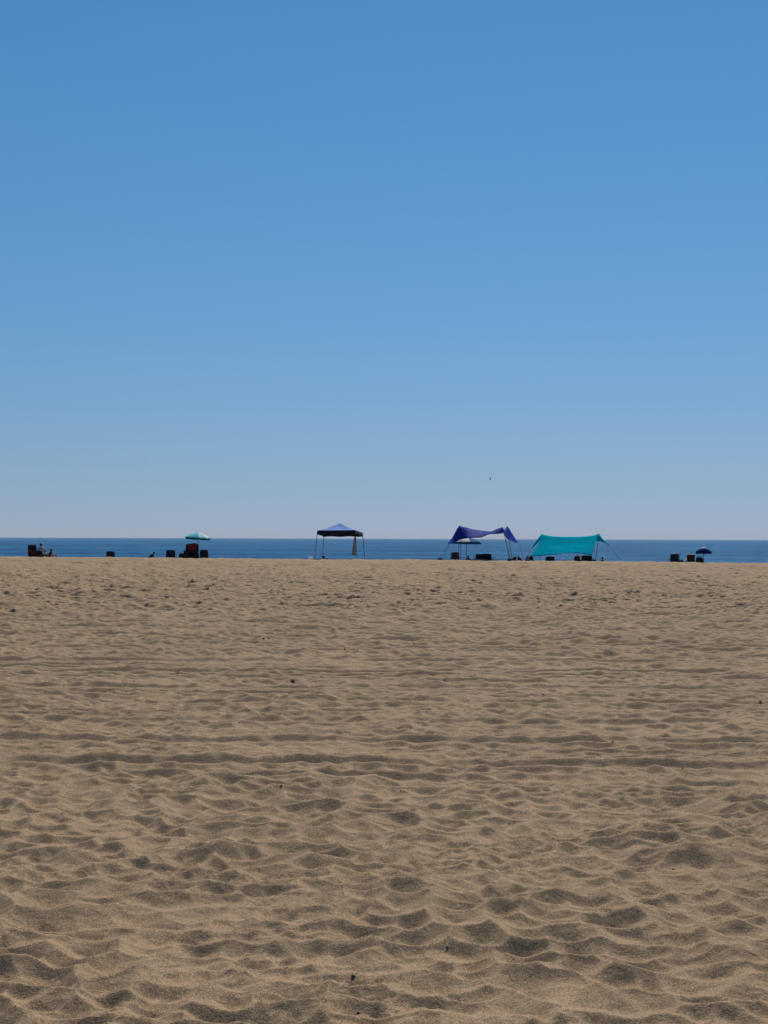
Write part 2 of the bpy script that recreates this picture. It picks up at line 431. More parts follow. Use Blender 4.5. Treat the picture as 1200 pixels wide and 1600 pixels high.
# ------------------------------------------------------------------ beach chairs
def chair(label, u, D, w=0.58, v_top=862, seat_h=0.22, tilt=18, rz=0.0, cloth='navy', seat='navy', frame='metal', group='beach chairs set along the berm facing the sea', arms=True, cloth_label=None):
    p = spot(u, D)
    t = thing('beach_chair', label, 'chair', (p.x, p.y, p.z - 0.02), R(rz), group)
    a = R(tilt); d = 0.50; seat_h = min(seat_h, 0.11)
    back = max(0.22, (P(u, v_top, p.y).z - p.z + 0.02 - seat_h) / math.cos(a))
    GY0[label] = (back, seat_h)
    # the chair faces +y (the sea); the backrest is at the camera's side
    by, bz = -0.18, seat_h
    top = Vector((0, by - math.sin(a) * back, bz + math.cos(a) * back))
    bm = bmesh.new()
    for s in (-1, 1):
        x = s * w / 2
        tube(bm, smooth_line([Vector((x, by, bz)), Vector((x, (by + top.y) / 2, (bz + top.z) / 2)), Vector((x * 0.97, top.y, top.z))], 4), 0.012)
    tube(bm, smooth_line([Vector((-w / 2 * .97, top.y, top.z)), Vector((-w / 4, top.y - .004, top.z + .022)), Vector((w / 4, top.y - .004, top.z + .022)), Vector((w / 2 * .97, top.y, top.z))], 4), 0.012)
    obj('back_frame', bm, M[frame], t, True)
    bm = bmesh.new()
    rows = []
    for k in range(4):
        f = k / 3
        c = Vector((0, by, bz + 0.01)).lerp(top, f)
        sag = 0.02 * math.sin(math.pi * f)
        rows.append([c + Vector((x * w / 2, sag * (1 - x * x) + 0.0, (0.018 if k == 3 else 0) * (1 - x * x))) for x in (-0.97, -0.4, 0.4, 0.97)])
    sheet(bm, rows, 3, 3, 0.010)
    bk = obj('backrest', bm, M[cloth], t, True)
    if cloth_label: bk['label'] = cloth_label
    bm = bmesh.new()
    rows = [[Vector((x * w / 2, by + d * f, seat_h - 0.03 * math.sin(math.pi * f) * (1 - x * x) + 0.03 * f)) for x in (-0.97, -0.3, 0.3, 0.97)] for f in (0, 0.35, 0.7, 1)]
    sheet(bm, rows, 3, 3, 0.010)
    obj('seat', bm, M[seat], t, True)
    bm = bmesh.new()
    for s in (-1, 1): tube(bm, [(s * w / 2, by, seat_h), (s * w / 2, by + d, seat_h + 0.03)], 0.012)
    tube(bm, [(-w / 2, by + d, seat_h + 0.03), (w / 2, by + d, seat_h + 0.03)], 0.012)
    obj('seat_frame', bm, M[frame], t, True)
    for s in (-1, 1):
        x = s * (w / 2 + 0.018)
        for y0, y1 in ((by - 0.16, by + 0.30), (by + d + 0.02, by + 0.10)):
            bm = bmesh.new(); tube(bm, [(x, y0, 0.0), (x, y1, seat_h + 0.015)], 0.013)
            obj('leg', bm, M[frame], t, True)
        if arms:
            bm = bmesh.new(); rbox(bm, (x + s * 0.012, by + 0.16, seat_h + 0.19), (0.045, 0.42, 0.022), 0.008)
            ar = obj('armrest', bm, M['wood'] if frame == 'wood' else M[frame], t)
            bm = bmesh.new(); tube(bm, [(x, by + 0.30, seat_h), (x, by + 0.31, seat_h + 0.185)], 0.011)
            obj('arm_post', bm, M[frame], ar, True)
    return t

# ------------------------------------------------------------------ umbrellas
def umbrella(label, u, v_top, v_rim, radius, D, cols, lean=(0, 0), rim_mat=None, ribs=8, pole_mat='steel', lin=0.35):
    p = spot(u, D); top = P(u, v_top, D); rim_z = P(u, v_rim, D).z
    H = top.z - p.z; drop = top.z - rim_z
    t = thing('beach_umbrella', label, 'umbrella', (p.x, p.y, p.z - 0.15), 0, 'umbrellas standing in the sand')
    t.rotation_euler = (R(lean[0]), R(lean[1]), R(11))
    H += 0.15
    bm = bmesh.new(); tube(bm, [(0, 0, -0.2), (0, 0, H + 0.01)], 0.018, 10); ellipsoid(bm, (0, 0, H + 0.015), (0.025, 0.025, 0.035), 8)
    obj('pole', bm, M[pole_mat], t, True)
    def prof(f, side):                                     # f 0 at the hub, 1 at the rim; side 0 on a rib, 1 between
        return (f * radius * (1 - 0.045 * side * f), H - drop * (lin * f + (1 - lin) * f ** (2.0 if lin > 0.2 else 2.6)) - 0.035 * side * f * (1 - f) * radius)
    mats = sorted(set(cols), key=cols.index)
    for mname in mats:
        bm = bmesh.new()
        for k in range(ribs):
            if cols[k % len(cols)] != mname: continue
            g = []
            for i in range(9):
                f = i / 8; row = []
                for j in range(7):
                    a = (k + j / 6) * 2 * math.pi / ribs; side = math.sin(math.pi * j / 6)
                    r, z = prof(f, side)
                    r2 = r * (math.cos(math.pi / ribs) / math.cos((j / 6 - 0.5) * 2 * math.pi / ribs)) if f > 0 else 0.004
                    row.append(bm.verts.new((max(r2, 0.004) * math.cos(a), max(r2, 0.004) * math.sin(a), z)))
                g.append(row)
            for i in range(8):
                for j in range(6): bm.faces.new((g[i][j], g[i + 1][j], g[i + 1][j + 1], g[i][j + 1]))
        bmesh.ops.remove_doubles(bm, verts=bm.verts, dist=1e-5)
        bmesh.ops.recalc_face_normals(bm, faces=bm.faces)
        bmesh.ops.solidify(bm, geom=list(bm.faces), thickness=0.004)
        c = obj('canopy', bm, M[mname], t, True)
        if len(mats) > 1: c['label'] = {'white_cloth': 'white panels', 'aqua_sunlit': 'panels painted as sunlit', 'aqua': 'aqua panels', 'blue_umb': 'blue panels', 'navy_umb': 'navy panels'}[mname]
    bm = bmesh.new()                                       # hanging rim flap
    for k in range(ribs):
        for j in range(6):
            q = []
            for jj, dz in ((j, 0), (j + 1, 0), (j + 1, 1), (j, 1)):
                a = (k + jj / 6) * 2 * math.pi / ribs; side = math.sin(math.pi * jj / 6)
                r, z = prof(1, side); r *= math.cos(math.pi / ribs) / math.cos((jj / 6 - 0.5) * 2 * math.pi / ribs)
                q.append(bm.verts.new((1.002 * r * math.cos(a), 1.002 * r * math.sin(a), z - dz * (0.09 + 0.03 * side))))
            bm.faces.new(q)
    bmesh.ops.remove_doubles(bm, verts=bm.verts, dist=1e-5)
    bmesh.ops.solidify(bm, geom=list(bm.faces), thickness=0.004)
    obj('valance', bm, M[rim_mat or cols[0]], t, True)
    for k in range(ribs):
        a = k * 2 * math.pi / ribs
        bm = bmesh.new(); tube(bm, [Vector((prof(f, 0)[0] * math.cos(a), prof(f, 0)[0] * math.sin(a), prof(f, 0)[1] - 0.012)) for f in (0.02, 0.25, 0.5, 0.75, 0.99)], 0.005, 6)
        rb = obj('rib', bm, M['steel'], t, True)
        bm = bmesh.new(); r, z = prof(0.5, 0); tube(bm, [(0.02 * math.cos(a), 0.02 * math.sin(a), H - drop - 0.12), (r * math.cos(a), r * math.sin(a), z - 0.014)], 0.004, 6)
        obj('strut', bm, M['steel'], rb, True)
    return t

# ------------------------------------------------------------------ people
def skin_mesh(name, joints, edges, material, parent, sub=2):
    names = list(joints); idx = {n: i for i, n in enumerate(names)}
    me = bpy.data.meshes.new(name)
    me.from_pydata([joints[n][0] for n in names], [(idx[a], idx[b]) for a, b in edges], [])
    o = bpy.data.objects.new(name, me); C.objects.link(o)
    md = o.modifiers.new('skin', 'SKIN'); md.use_smooth_shade = True; md.branch_smoothing = 0.4
    if not me.skin_vertices: bpy.context.view_layer.update()
    lay = me.skin_vertices[0].data if len(me.skin_vertices) else None
    if lay is None: raise RuntimeError('no skin layer')
    for n in names:
        r = joints[n][1]; lay[idx[n]].radius = (r, r) if isinstance(r, (int, float)) else r
        lay[idx[n]].use_root = (idx[n] == 0)
    ss = o.modifiers.new('sub', 'SUBSURF'); ss.levels = sub; ss.render_levels = sub
    dg = bpy.context.evaluated_depsgraph_get(); ev = o.evaluated_get(dg)
    nm = bpy.data.meshes.new_from_object(ev)
    o.modifiers.clear(); o.data = nm; nm.materials.clear(); nm.materials.append(material)
    nm.polygons.foreach_set('use_smooth', [True] * len(nm.polygons))
    bpy.data.meshes.remove(me)
    if parent: o.parent = parent
    return o

def person(label, loc, rz, J, scale=1.0, top='shirt', bottom='navy', group=None, long_hair=False, hat=False):
    """J: joint positions in metres for a 1.7 m adult, pelvis first; facing +y"""
    if scale > 10: scale = (P(600 + loc[0] / loc[1] * F, scale, loc[1]).z - loc[2]) / (J['head'][2] + 0.14)
    t = thing('person', label, 'person', loc, R(rz), group)
    V3 = {k: Vector(v) * scale for k, v in J.items()}
    s = scale
    rad = {'pelvis': 0.125, 'belly': 0.115, 'chest': 0.135, 'collar': 0.085, 'neck': 0.052, 'chin': 0.065, 'head': 0.088, 'crown': 0.070}
    for sd_ in ('l', 'r'):
        rad.update({'shoulder_' + sd_: 0.058, 'elbow_' + sd_: 0.040, 'wrist_' + sd_: 0.027, 'palm_' + sd_: 0.034,
                    'hip_' + sd_: 0.092, 'knee_' + sd_: 0.058, 'ankle_' + sd_: 0.036, 'heel_' + sd_: 0.036, 'toe_' + sd_: 0.028})
    up_ = (V3['head'] - V3['neck']).normalized()
    face = (V3['nose_dir'] / s).normalized() if 'nose_dir' in V3 else Vector((0, 1, 0)); V3.pop('nose_dir', None)
    V3['chin'] = V3['head'] - up_ * 0.075 * s + face * 0.02 * s; V3['crown'] = V3['head'] + up_ * 0.065 * s
    V3['nose'] = V3['head'] - up_ * 0.015 * s + face * 0.105 * s; rad['nose'] = 0.016
    side = up_.cross(face).normalized()
    joints = {k: (V3[k], rad[k] * s) for k in V3 if k in rad}
    E = [('pelvis', 'belly'), ('belly', 'chest'), ('chest', 'collar'), ('collar', 'neck'), ('neck', 'chin'), ('chin', 'head'), ('head', 'crown'), ('head', 'nose')]
    for sd_ in ('l', 'r'):
        E += [('collar', 'shoulder_' + sd_), ('shoulder_' + sd_, 'elbow_' + sd_), ('elbow_' + sd_, 'wrist_' + sd_), ('wrist_' + sd_, 'palm_' + sd_),
              ('pelvis', 'hip_' + sd_), ('hip_' + sd_, 'knee_' + sd_), ('knee_' + sd_, 'ankle_' + sd_), ('ankle_' + sd_, 'heel_' + sd_), ('heel_' + sd_, 'toe_' + sd_)]
        fo = (V3['palm_' + sd_] - V3['wrist_' + sd_]).normalized()
        ac = fo.cross(Vector((0, 0, 1)));  ac = ac.normalized() if ac.length > 0.1 else Vector((1, 0, 0))
        for k, (off, ln) in enumerate(((-0.030, 0.060), (-0.010, 0.072), (0.010, 0.068), (0.030, 0.052))):
            a = 'fa%d%s' % (k, sd_); b = 'fb%d%s' % (k, sd_)
            q = V3['palm_' + sd_] + (fo * 0.040 + ac * off) * s
            joints[a] = (q, 0.010 * s); joints[b] = (q + (fo * ln + Vector((0, 0, -0.018))) * s, 0.008 * s)
            E += [('palm_' + sd_, a), (a, b)]
        a = 'th' + sd_; joints[a] = (V3['palm_' + sd_] + (fo * 0.01 - ac * 0.055) * s, 0.010 * s); E.append(('palm_' + sd_, a))
    body = skin_mesh('body', joints, E, M['skin'], t)
    for q in (-1, 1):
        bm = bmesh.new(); ellipsoid(bm, V3['head'] + (side * 0.032 * q + face * 0.083) * s + up_ * 0.01 * s, (0.012 * s, 0.010 * s, 0.009 * s), 8)
        obj('eye', bm, M['eye'], t, True)
        bm = bmesh.new(); ellipsoid(bm, V3['head'] + side * 0.09 * q * s - up_ * 0.01 * s, (0.014 * s, 0.02 * s, 0.032 * s), 8)
        obj('ear', bm, M['skin'], t, True)
    bm = bmesh.new(); ellipsoid(bm, V3['head'] + up_ * 0.035 * s - face * 0.022 * s, (0.105 * s, 0.108 * s, 0.108 * s), 14, lump=0.03)
    if long_hair: ellipsoid(bm, V3['neck'] - face * 0.06 * s, (0.085 * s, 0.05 * s, 0.15 * s), 12, lump=0.04)
    obj('hair', bm, M['hair'], t, True)
    sh = {k: (V3[k], r * s) for k, r in (('belly', 0.135), ('pelvis', 0.130), ('chest', 0.155), ('collar', 0.100), ('shoulder_l', 0.074), ('shoulder_r', 0.074))}
    for sd_ in ('l', 'r'): sh['sl_' + sd_] = (V3['shoulder_' + sd_].lerp(V3['elbow_' + sd_], 0.6), 0.060 * s)
    skin_mesh('shirt' , sh, [('pelvis', 'belly'), ('belly', 'chest'), ('chest', 'collar'), ('collar', 'shoulder_l'), ('collar', 'shoulder_r'), ('shoulder_l', 'sl_l'), ('shoulder_r', 'sl_r')], M[top], t)
    st_ = {'pelvis': (V3['pelvis'], 0.142 * s)}
    for sd_ in ('l', 'r'):
        st_['hip_' + sd_] = (V3['hip_' + sd_], 0.108 * s); st_['th_' + sd_] = (V3['hip_' + sd_].lerp(V3['knee_' + sd_], 0.65), 0.084 * s)
    skin_mesh('shorts', st_, [('pelvis', 'hip_l'), ('pelvis', 'hip_r'), ('hip_l', 'th_l'), ('hip_r', 'th_r')], M[bottom], t)
    return t

def mirror(J):
    o = dict(J)
    for k, v in J.items():
        if k.endswith('_r') and k[:-2] + '_l' not in J: o[k[:-2] + '_l'] = (-v[0], v[1], v[2])
    return o
SIT_CHAIR = mirror({'pelvis': (0, 0, 0.36), 'belly': (0, -0.03, 0.53), 'chest': (0, -0.03, 0.72), 'collar': (0, 0, 0.86), 'neck': (0, 0.01, 0.94), 'head': (0, 0.03, 1.05),
    'shoulder_r': (0.19, 0, 0.84), 'elbow_r': (0.26, 0.06, 0.57), 'wrist_r': (0.22, 0.28, 0.50), 'palm_r': (0.21, 0.35, 0.50),
    'hip_r': (0.10, 0.06, 0.35), 'knee_r': (0.15, 0.46, 0.42), 'ankle_r': (0.14, 0.55, 0.07), 'heel_r': (0.14, 0.53, 0.04), 'toe_r': (0.15, 0.70, 0.03)})
SIT_GROUND = mirror({'pelvis': (0, 0, 0.13), 'belly': (0, -0.05, 0.29), 'chest': (0, -0.04, 0.47), 'collar': (0, 0.03, 0.60), 'neck': (0, 0.06, 0.67), 'head': (0, 0.10, 0.77),
    'shoulder_r': (0.18, 0.03, 0.58), 'elbow_r': (0.24, 0.22, 0.40), 'wrist_r': (0.12, 0.40, 0.44), 'palm_r': (0.06, 0.44, 0.43),
    'hip_r': (0.10, 0.06, 0.13), 'knee_r': (0.14, 0.38, 0.46), 'ankle_r': (0.13, 0.58, 0.07), 'heel_r': (0.13, 0.56, 0.04), 'toe_r': (0.14, 0.73, 0.03)})
HUNCH = mirror({'pelvis': (0, 0, 0.13), 'belly': (0, 0.02, 0.29), 'chest': (0, 0.10, 0.45), 'collar': (0, 0.20, 0.56), 'neck': (0, 0.26, 0.61), 'head': (0, 0.34, 0.69),
    'shoulder_r': (0.18, 0.19, 0.54), 'elbow_r': (0.23, 0.32, 0.32), 'wrist_r': (0.10, 0.44, 0.24), 'palm_r': (0.05, 0.48, 0.23),
    'hip_r': (0.10, 0.06, 0.13), 'knee_r': (0.26, 0.36, 0.26), 'ankle_r': (0.08, 0.50, 0.07), 'heel_r': (0.10, 0.48, 0.04), 'toe_r': (0.00, 0.60, 0.03)})
RECLINE = mirror({'pelvis': (0, 0, 0.13), 'belly': (0, -0.10, 0.24), 'chest': (0, -0.23, 0.38), 'collar': (0, -0.30, 0.52), 'neck': (0, -0.32, 0.60), 'head': (0, -0.30, 0.72),
    'shoulder_r': (0.18, -0.31, 0.50), 'elbow_r': (0.24, -0.46, 0.26), 'wrist_r': (0.22, -0.42, 0.05), 'palm_r': (0.22, -0.48, 0.03),
    'hip_r': (0.10, 0.06, 0.13), 'knee_r': (0.13, 0.42, 0.36), 'ankle_r': (0.12, 0.72, 0.07), 'heel_r': (0.12, 0.70, 0.04), 'toe_r': (0.13, 0.88, 0.03)})
PRONE = mirror({'pelvis': (0, 0, 0.12), 'belly': (0, 0.16, 0.15), 'chest': (0, 0.32, 0.25), 'collar': (0, 0.43, 0.34), 'neck': (0, 0.48, 0.40), 'head': (0, 0.53, 0.50),
    'shoulder_r': (0.18, 0.42, 0.31), 'elbow_r': (0.22, 0.48, 0.05), 'wrist_r': (0.16, 0.70, 0.04), 'palm_r': (0.14, 0.77, 0.03),
    'hip_r': (0.09, -0.06, 0.12), 'knee_r': (0.12, -0.50, 0.08), 'ankle_r': (0.12, -0.90, 0.07), 'heel_r': (0.12, -0.95, 0.10), 'toe_r': (0.12, -1.02, 0.03)})

def lay_towel(label, u, D, w, l, rz, m):
    p = spot(u, D); bm = bmesh.new(); a = R(rz); rows = []
    for j in range(6):
        row = []
        for i in range(5):
            lx = (i / 4 - 0.5) * w; ly = (j / 5 - 0.5) * l
            x = p.x + lx * math.cos(a) - ly * math.sin(a); y = p.y + lx * math.sin(a) + ly * math.cos(a)
            row.append(Vector((x - p.x, y - p.y, ground(x, y) - p.z + 0.02)))
        rows.append(row)
    sheet(bm, rows, 2, 2, 0.012)
    o = obj('beach_towel', bm, M[m], None, True); o.location = p
    return tag(o, label, 'towel')

def bag(label, u, D, w, d, h, m, name='beach_bag', cat='bag', rz=0, handles=True, seed=0):
    p = spot(u, D); t = thing(name, label, cat, (p.x, p.y, p.z - 0.02), R(rz))
    if h > 10: h = max(0.08, P(u, h, D - d / 2).z - p.z + 0.02)
    bm = bmesh.new(); rg = random.Random(seed)
    rbox(bm, (0, 0, h / 2), (w, d, h), min(w, d, h) * 0.28)
    bmesh.ops.subdivide_edges(bm, edges=list(bm.edges), cuts=1, use_grid_fill=True)
    for v in bm.verts:
        f = v.co.z / h; k = 1 + 0.10 * math.sin(3.1 * f) - 0.10 * f
        v.co.x *= k; v.co.y *= k; v.co += Vector((rg.uniform(-1, 1), rg.uniform(-1, 1), rg.uniform(-1, 1) * (f > 0.1))) * 0.012
    obj('bag_body', bm, M[m], t, True)
    if handles:
        for s in (-1, 1):
            bm = bmesh.new(); tube(bm, smooth_line([Vector((-w * .25, s * d * .25, h * .9)), Vector((-w * .18, s * d * .2, h * 1.18)), Vector((w * .18, s * d * .2, h * 1.18)), Vector((w * .25, s * d * .25, h * .9))], 5), 0.012)
            obj('handle', bm, M[m], t, True)
    return t

# ================================================================== far left group
chair('tall-backed black chair with a dark red lower back, farthest left on the beach', 52.5, 83.0, w=0.54, v_top=852, seat_h=0.24, tilt=8, rz=-4, cloth='black', seat='maroon')
# the dark red lower panel of that chair's back
def hang_cloth(label, u, D, z0, z1, w, m, name='towel', cat='towel', dy=-0.06, skew=0.0, narrow=1.0):
    """a cloth hanging over something: from height z1 down to z0 above the ground"""
    p = spot(u, D); bm = bmesh.new(); rows = []
    for j in range(5):
        f = j / 4; ww = w * (narrow + (1 - narrow) * f)
        rows.append([Vector((x * ww / 2 + skew * f, dy + 0.02 * math.sin(5 * x + 3 * f), z1 + (z0 - z1) * f - 0.01 * x)) for x in (-1, -0.5, 0, 0.5, 1)])
    sheet(bm, rows, 3, 3, 0.012)
    o = obj(name, bm, M[m], None, True); o.location = p
    return tag(o, label, cat)
t = bpy.data.objects['beach_chair']
bm = bmesh.new(); rbox(bm, (0, -0.255, 0.42), (0.50, 0.05, 0.30), 0.02, Matrix.Rotation(R(8), 3, 'X')); pk = obj('back_pocket', bm, M['maroon'], t); pk['label'] = 'dark red pocket on the lower back'

p = spot(63.5, 83.2)
chair('low white-edged chair under the person in the lavender shirt', 63.2, 83.25, w=0.5, v_top=861, seat_h=0.22, tilt=16, rz=-8, cloth='charcoal', seat='charcoal', frame='steel')
person('person in a lavender shirt sitting upright on a low chair beside the tall black chair', (p.x, p.y, p.z - 0.05), -28, SIT_CHAIR, 848.6, 'shirt', 'navy')
p = spot(69.8, 84.9)
lay_towel('green towel spread under the hunched person in dark clothes at the far left', 70.2, 85.0, 0.75, 1.3, 4, 'green')
person('person in dark clothes hunched on a green towel at the far left', (p.x, p.y, p.z + 0.02), -12, SIT_GROUND, 859.5, 'black', 'navy', long_hair=True)
p = spot(78.5, 83.3)
person('person in pink shorts sitting with knees drawn up, facing right at the far left', (p.x, p.y, p.z), -70, SIT_GROUND, 857.2, 'black', 'pink')
lay_towel('pink towel under the person in pink shorts at the far left', 84.0, 83.25, 1.1, 0.7, 4, 'pink')

chair('lone low navy chair standing between the far left people and the crouching person', 173.5, 86.0, w=0.52, v_top=862, seat_h=0.20, tilt=20, rz=5)
p = spot(234.5, 85.0)
person('person hunched forward with knees drawn up, alone left of the aqua umbrella', (p.x, p.y, p.z - 0.02), -68, HUNCH, 861.8, 'black', 'black')

# ================================================================== the aqua umbrella group
umbrella('aqua beach umbrella with a painted sunlit side and dark teal rim', 307, 831.5, 840.0, 0.78, 83.4, ['aqua_sunlit', 'aqua', 'aqua', 'aqua', 'aqua', 'aqua', 'aqua_sunlit', 'aqua_sunlit'], lean=(3, 3), rim_mat='teal_dark')  # right-hand panels coloured paler to stand for sunlight on that side
chair('navy chair at the left of the aqua umbrella, its back turned slightly', 266.5, 83.6, w=0.54, v_top=860, seat_h=0.20, tilt=16, rz=10, cloth='navy', seat='maroon')
chair('small folded-low chair with pale crossed legs left of the red towel chair', 277.5, 84.0, w=0.30, v_top=864, seat_h=0.12, tilt=38, rz=62, cloth='navy', frame='white', seat='navy', arms=False)
bag('low dark green bag lying left of the red towel chair', 285, 83.6, 0.42, 0.3, 864.5, 'dark_green', seed=2)
chair('large high-backed black chair under the aqua umbrella with a red towel over it', 300.5, 83.2, w=0.78, v_top=850.8, seat_h=0.27, tilt=12, rz=6, cloth='black', seat='black', frame='metal')
def drape_on_chair(label, u, D, w, m, back, seat_h, tilt, off, drop):
    p = spot(u, D); a = R(tilt); bm = bmesh.new()
    def q(s, x, e): return Vector((off + x, -0.18 - math.sin(a) * s - e * math.cos(a), seat_h + math.cos(a) * s - e * math.sin(a)))
    rows = []
    for (s, e) in ((back - 0.20, -0.03), (back + 0.03, -0.02), (back + 0.035, 0.03), (back - drop * 0.4, 0.04), (back - drop, 0.045)):
        rows.append([q(s + 0.02 * math.sin(7 * x), x, e + 0.008 * math.sin(20 * x)) for x in (-w / 2, -w / 5, w / 5, w / 2)])
    sheet(bm, rows, 3, 3, 0.008)
    o = obj('beach_towel', bm, M[m], None, True); o.location = (p.x, p.y, p.z - 0.02)
    return tag(o, label, 'towel')
_b, _s = GY0['large high-backed black chair under the aqua umbrella with a red towel over it']
drape_on_chair('red towel draped over the large black chair under the aqua umbrella', 301.3, 83.2, 0.50, 'red', _b, _s, 12, 0.0, 0.40)
bag('black bag at the left foot of the large chair under the aqua umbrella', 291, 82.9, 0.34, 0.30, 860.5, 'black', seed=3)
bag('black cooler bag at the right foot of the large chair under the aqua umbrella', 307, 82.9, 0.26, 0.28, 864, 'black', name='cooler_bag', seed=4)
chair('square-backed black chair with wide armrests right of the aqua umbrella pole', 319.5, 83.2, w=0.50, v_top=860, seat_h=0.24, tilt=10, rz=0, cloth='black', seat='black')

# ================================================================== pop-up canopy
def popup():
    L0, R0 = P(496, 828.8, 82.0), P(555, 828.3, 81.6)
    L1, R1 = P(506.5, 832.5, 84.9), P(566.5, 832.3, 84.5)
    apex = P(531, 817.3, 83.2)
    fl = [P(491.5, 874, 81.9), P(558.2, 874, 81.5), P(503.5, 870, 85.2), P(570.2, 870, 84.8)]
    for f_ in fl: f_.z = ground(f_.x, f_.y)
    c = sum(fl, Vector()) / 4; c.z = ground(c.x, c.y)
    t = thing('popup_canopy', 'pop-up canopy with pale slate blue pyramid roof, dark valance and thin slanted legs', 'canopy', c)
    cor = [L0 - c, R0 - c, R1 - c, L1 - c]; ap = apex - c
    bm = bmesh.new()
    for k in range(4):
        a, b = cor[k], cor[(k + 1) % 4]; g = []
        for i in range(9):
            f = i / 8; row = []
            for j in range(11):
                e = a.lerp(b, j / 10); p_ = e.lerp(ap, f)
                p_.z -= 0.05 * math.sin(math.pi * f) * (1 + 0.5 * math.sin(math.pi * j / 10))
                row.append(bm.verts.new(p_))
            g.append(row)
        for i in range(8):
            for j in range(10):
                if i == 7:
                    pass
                bm.faces.new((g[i][j], g[i][j + 1], g[i + 1][j + 1], g[i + 1][j]))
    bmesh.ops.remove_doubles(bm, verts=bm.verts, dist=1e-4)
    bmesh.ops.recalc_face_normals(bm, faces=bm.faces)
    bmesh.ops.solidify(bm, geom=list(bm.faces), thickness=0.004)
    obj('roof', bm, M['canopy'], t, False)
    for k in range(4):
        a, b = cor[k], cor[(k + 1) % 4]; n = (b - a).cross(Vector((0, 0, 1))).normalized()
        rows = []
        for j in range(3):
            rows.append([a.lerp(b, i / 8) + n * (0.012 + 0.008 * math.sin(i * 2.3) * j) + Vector((0, 0, -0.245 * j / 2 - 0.01 * j * math.sin(i * 1.7))) for i in range(9)])
        bm = bmesh.new(); sheet(bm, rows, 2, 2, 0.005); obj('valance', bm, M['valance'], t, True)
    order = [0, 1, 3, 2]
    for k in range(4):
        top = cor[k] + Vector((0, 0, -0.03)); foot = fl[order[k]] - c
        bm = bmesh.new(); tube(bm, [top, top.lerp(foot, 0.5)], 0.019, 8); tube(bm, [top.lerp(foot, 0.48), foot + Vector((0, 0, -0.03))], 0.015, 8)
        lg = obj('leg', bm, M['metal'], t, True)
        bm = bmesh.new(); rbox(bm, foot + Vector((0, 0, 0.0)), (0.11, 0.11, 0.012), 0.003); obj('foot_plate', bm, M['metal'], lg)
        a, b = cor[k], cor[(k + 1) % 4]                      # scissor truss along each side
        for z0, z1 in ((-0.04, -0.22), (-0.22, -0.04)):
            for h in (0, 1):
                q0 = a.lerp(b, h / 2) + Vector((0, 0, z0)); q1 = a.lerp(b, (h + 1) / 2) + Vector((0, 0, z1))
                bm = bmesh.new(); tube(bm, [q0, q1], 0.009, 6); obj('truss_bar', bm, M['metal'], t, True)
    # furled towel hanging from the near right leg
    g0 = P(554.6, 839, 81.65); g1 = P(553.0, 867.5, 81.7)
    rows = []
    for f in (0, .15, .4, .7, 1):
        cc = g0.lerp(g1, f); w = 0.035 + 0.105 * f
        rows.append([cc + Vector((x * w, 0.04 * math.sin(6 * x), -0.03 * (x > 0.4) * f)) - g0 for x in (-1, -.5, 0, .5, 1)])
    bm = bmesh.new(); sheet(bm, rows, 3, 3, 0.02)
    o = obj('towel', bm, M['towel'], None, True); o.location = g0
    tag(o, 'grey pink towel hanging down from the corner leg of the pop-up canopy', 'towel')
popup()
p = spot(505.5, 93.0)
person('person beyond the sand crest under the pop-up canopy, only the dark head showing', (p.x, p.y, P(505.5, 871.0, 93).z - 0.77), 8, SIT_GROUND, 1.0, 'navy', 'navy')
bag('small white bag just beyond the sand crest left of the pop-up canopy', 485, 86.0, 0.30, 0.22, 871.5, 'white', seed=6)

# ================================================================== royal blue stretch tent
def stretch_tent(name, label, rows, n, m, material, poles, ropes, bags, flaps=()):
    allp = [q for r in rows for q in r]
    c = sum(allp, Vector()) / len(allp); c.z = ground(c.x, c.y)
    t = thing(name, label, 'tent', c)
    bm = bmesh.new(); sheet(bm, [[q - c for q in r] for r in rows], n, m, 0.004, wrinkle=0.03)
    obj('fabric', bm, M[material], t, True)
    for fl in flaps:
        bm = bmesh.new(); sheet(bm, [[q - c for q in r] for r in fl], 3, 3, 0.004)
        obj('corner_flap', bm, M[material], t, True)
    for a, b in poles:
        b = Vector((b.x, b.y, ground(b.x, b.y) - 0.05))
        bm = bmesh.new(); tube(bm, [a - c, b - c], 0.017, 8); ellipsoid(bm, a - c, (0.03, 0.03, 0.03), 8); obj('pole', bm, M['metal'], t, True)
    for a, b in ropes:
        b = Vector((b.x, b.y, ground(b.x, b.y) + 0.10))
        bm = bmesh.new(); tube(bm, [a - c, b - c], 0.009, 6); obj('rope', bm, M['rope'], t, True)
        bm = bmesh.new(); ellipsoid(bm, b - c - Vector((0, 0, 0.04)), (0.17, 0.13, 0.10), 12, lump=0.06, seed=int(b.x * 10)); obj('sandbag', bm, M['sandbag'], t, True)
    return t
rows = [
    [P(701, 850, 82.0), P(709, 848.5, 82.0), P(720, 843, 82.1), P(733, 840.5, 82.0), P(752, 839.8, 82.0), P(764, 834.8, 82.1), P(777, 834.2, 82.2), P(787, 833.5, 82.3), P(791, 841, 82.5)],
    [P(700.3, 848.5, 82.6), P(707.5, 838.5, 82.7), P(718, 821.5, 82.8), P(734, 829, 82.8), P(752, 832.5, 82.8), P(768, 830, 82.8), P(785.5, 823.6, 82.8), P(789.0, 833, 82.8), P(793, 842, 82.8)],
    [P(702, 847, 84), P(710, 838, 84), P(719, 828, 84), P(736, 829.5, 84), P(752, 832, 84), P(778, 832, 84), P(788.6, 832.5, 84), P(796, 842, 84), P(803, 847, 84)],
    [P(704, 845.5, 85.1), P(712, 834, 85.1), P(720.5, 822.5, 85.1), P(737, 826.5, 85.1), P(753, 829, 85.1), P(785, 831.5, 85.1), P(792.5, 821.8, 85.1), P(801, 834.5, 85.2), P(809.5, 848, 85.3)]]
TAU = 0.22
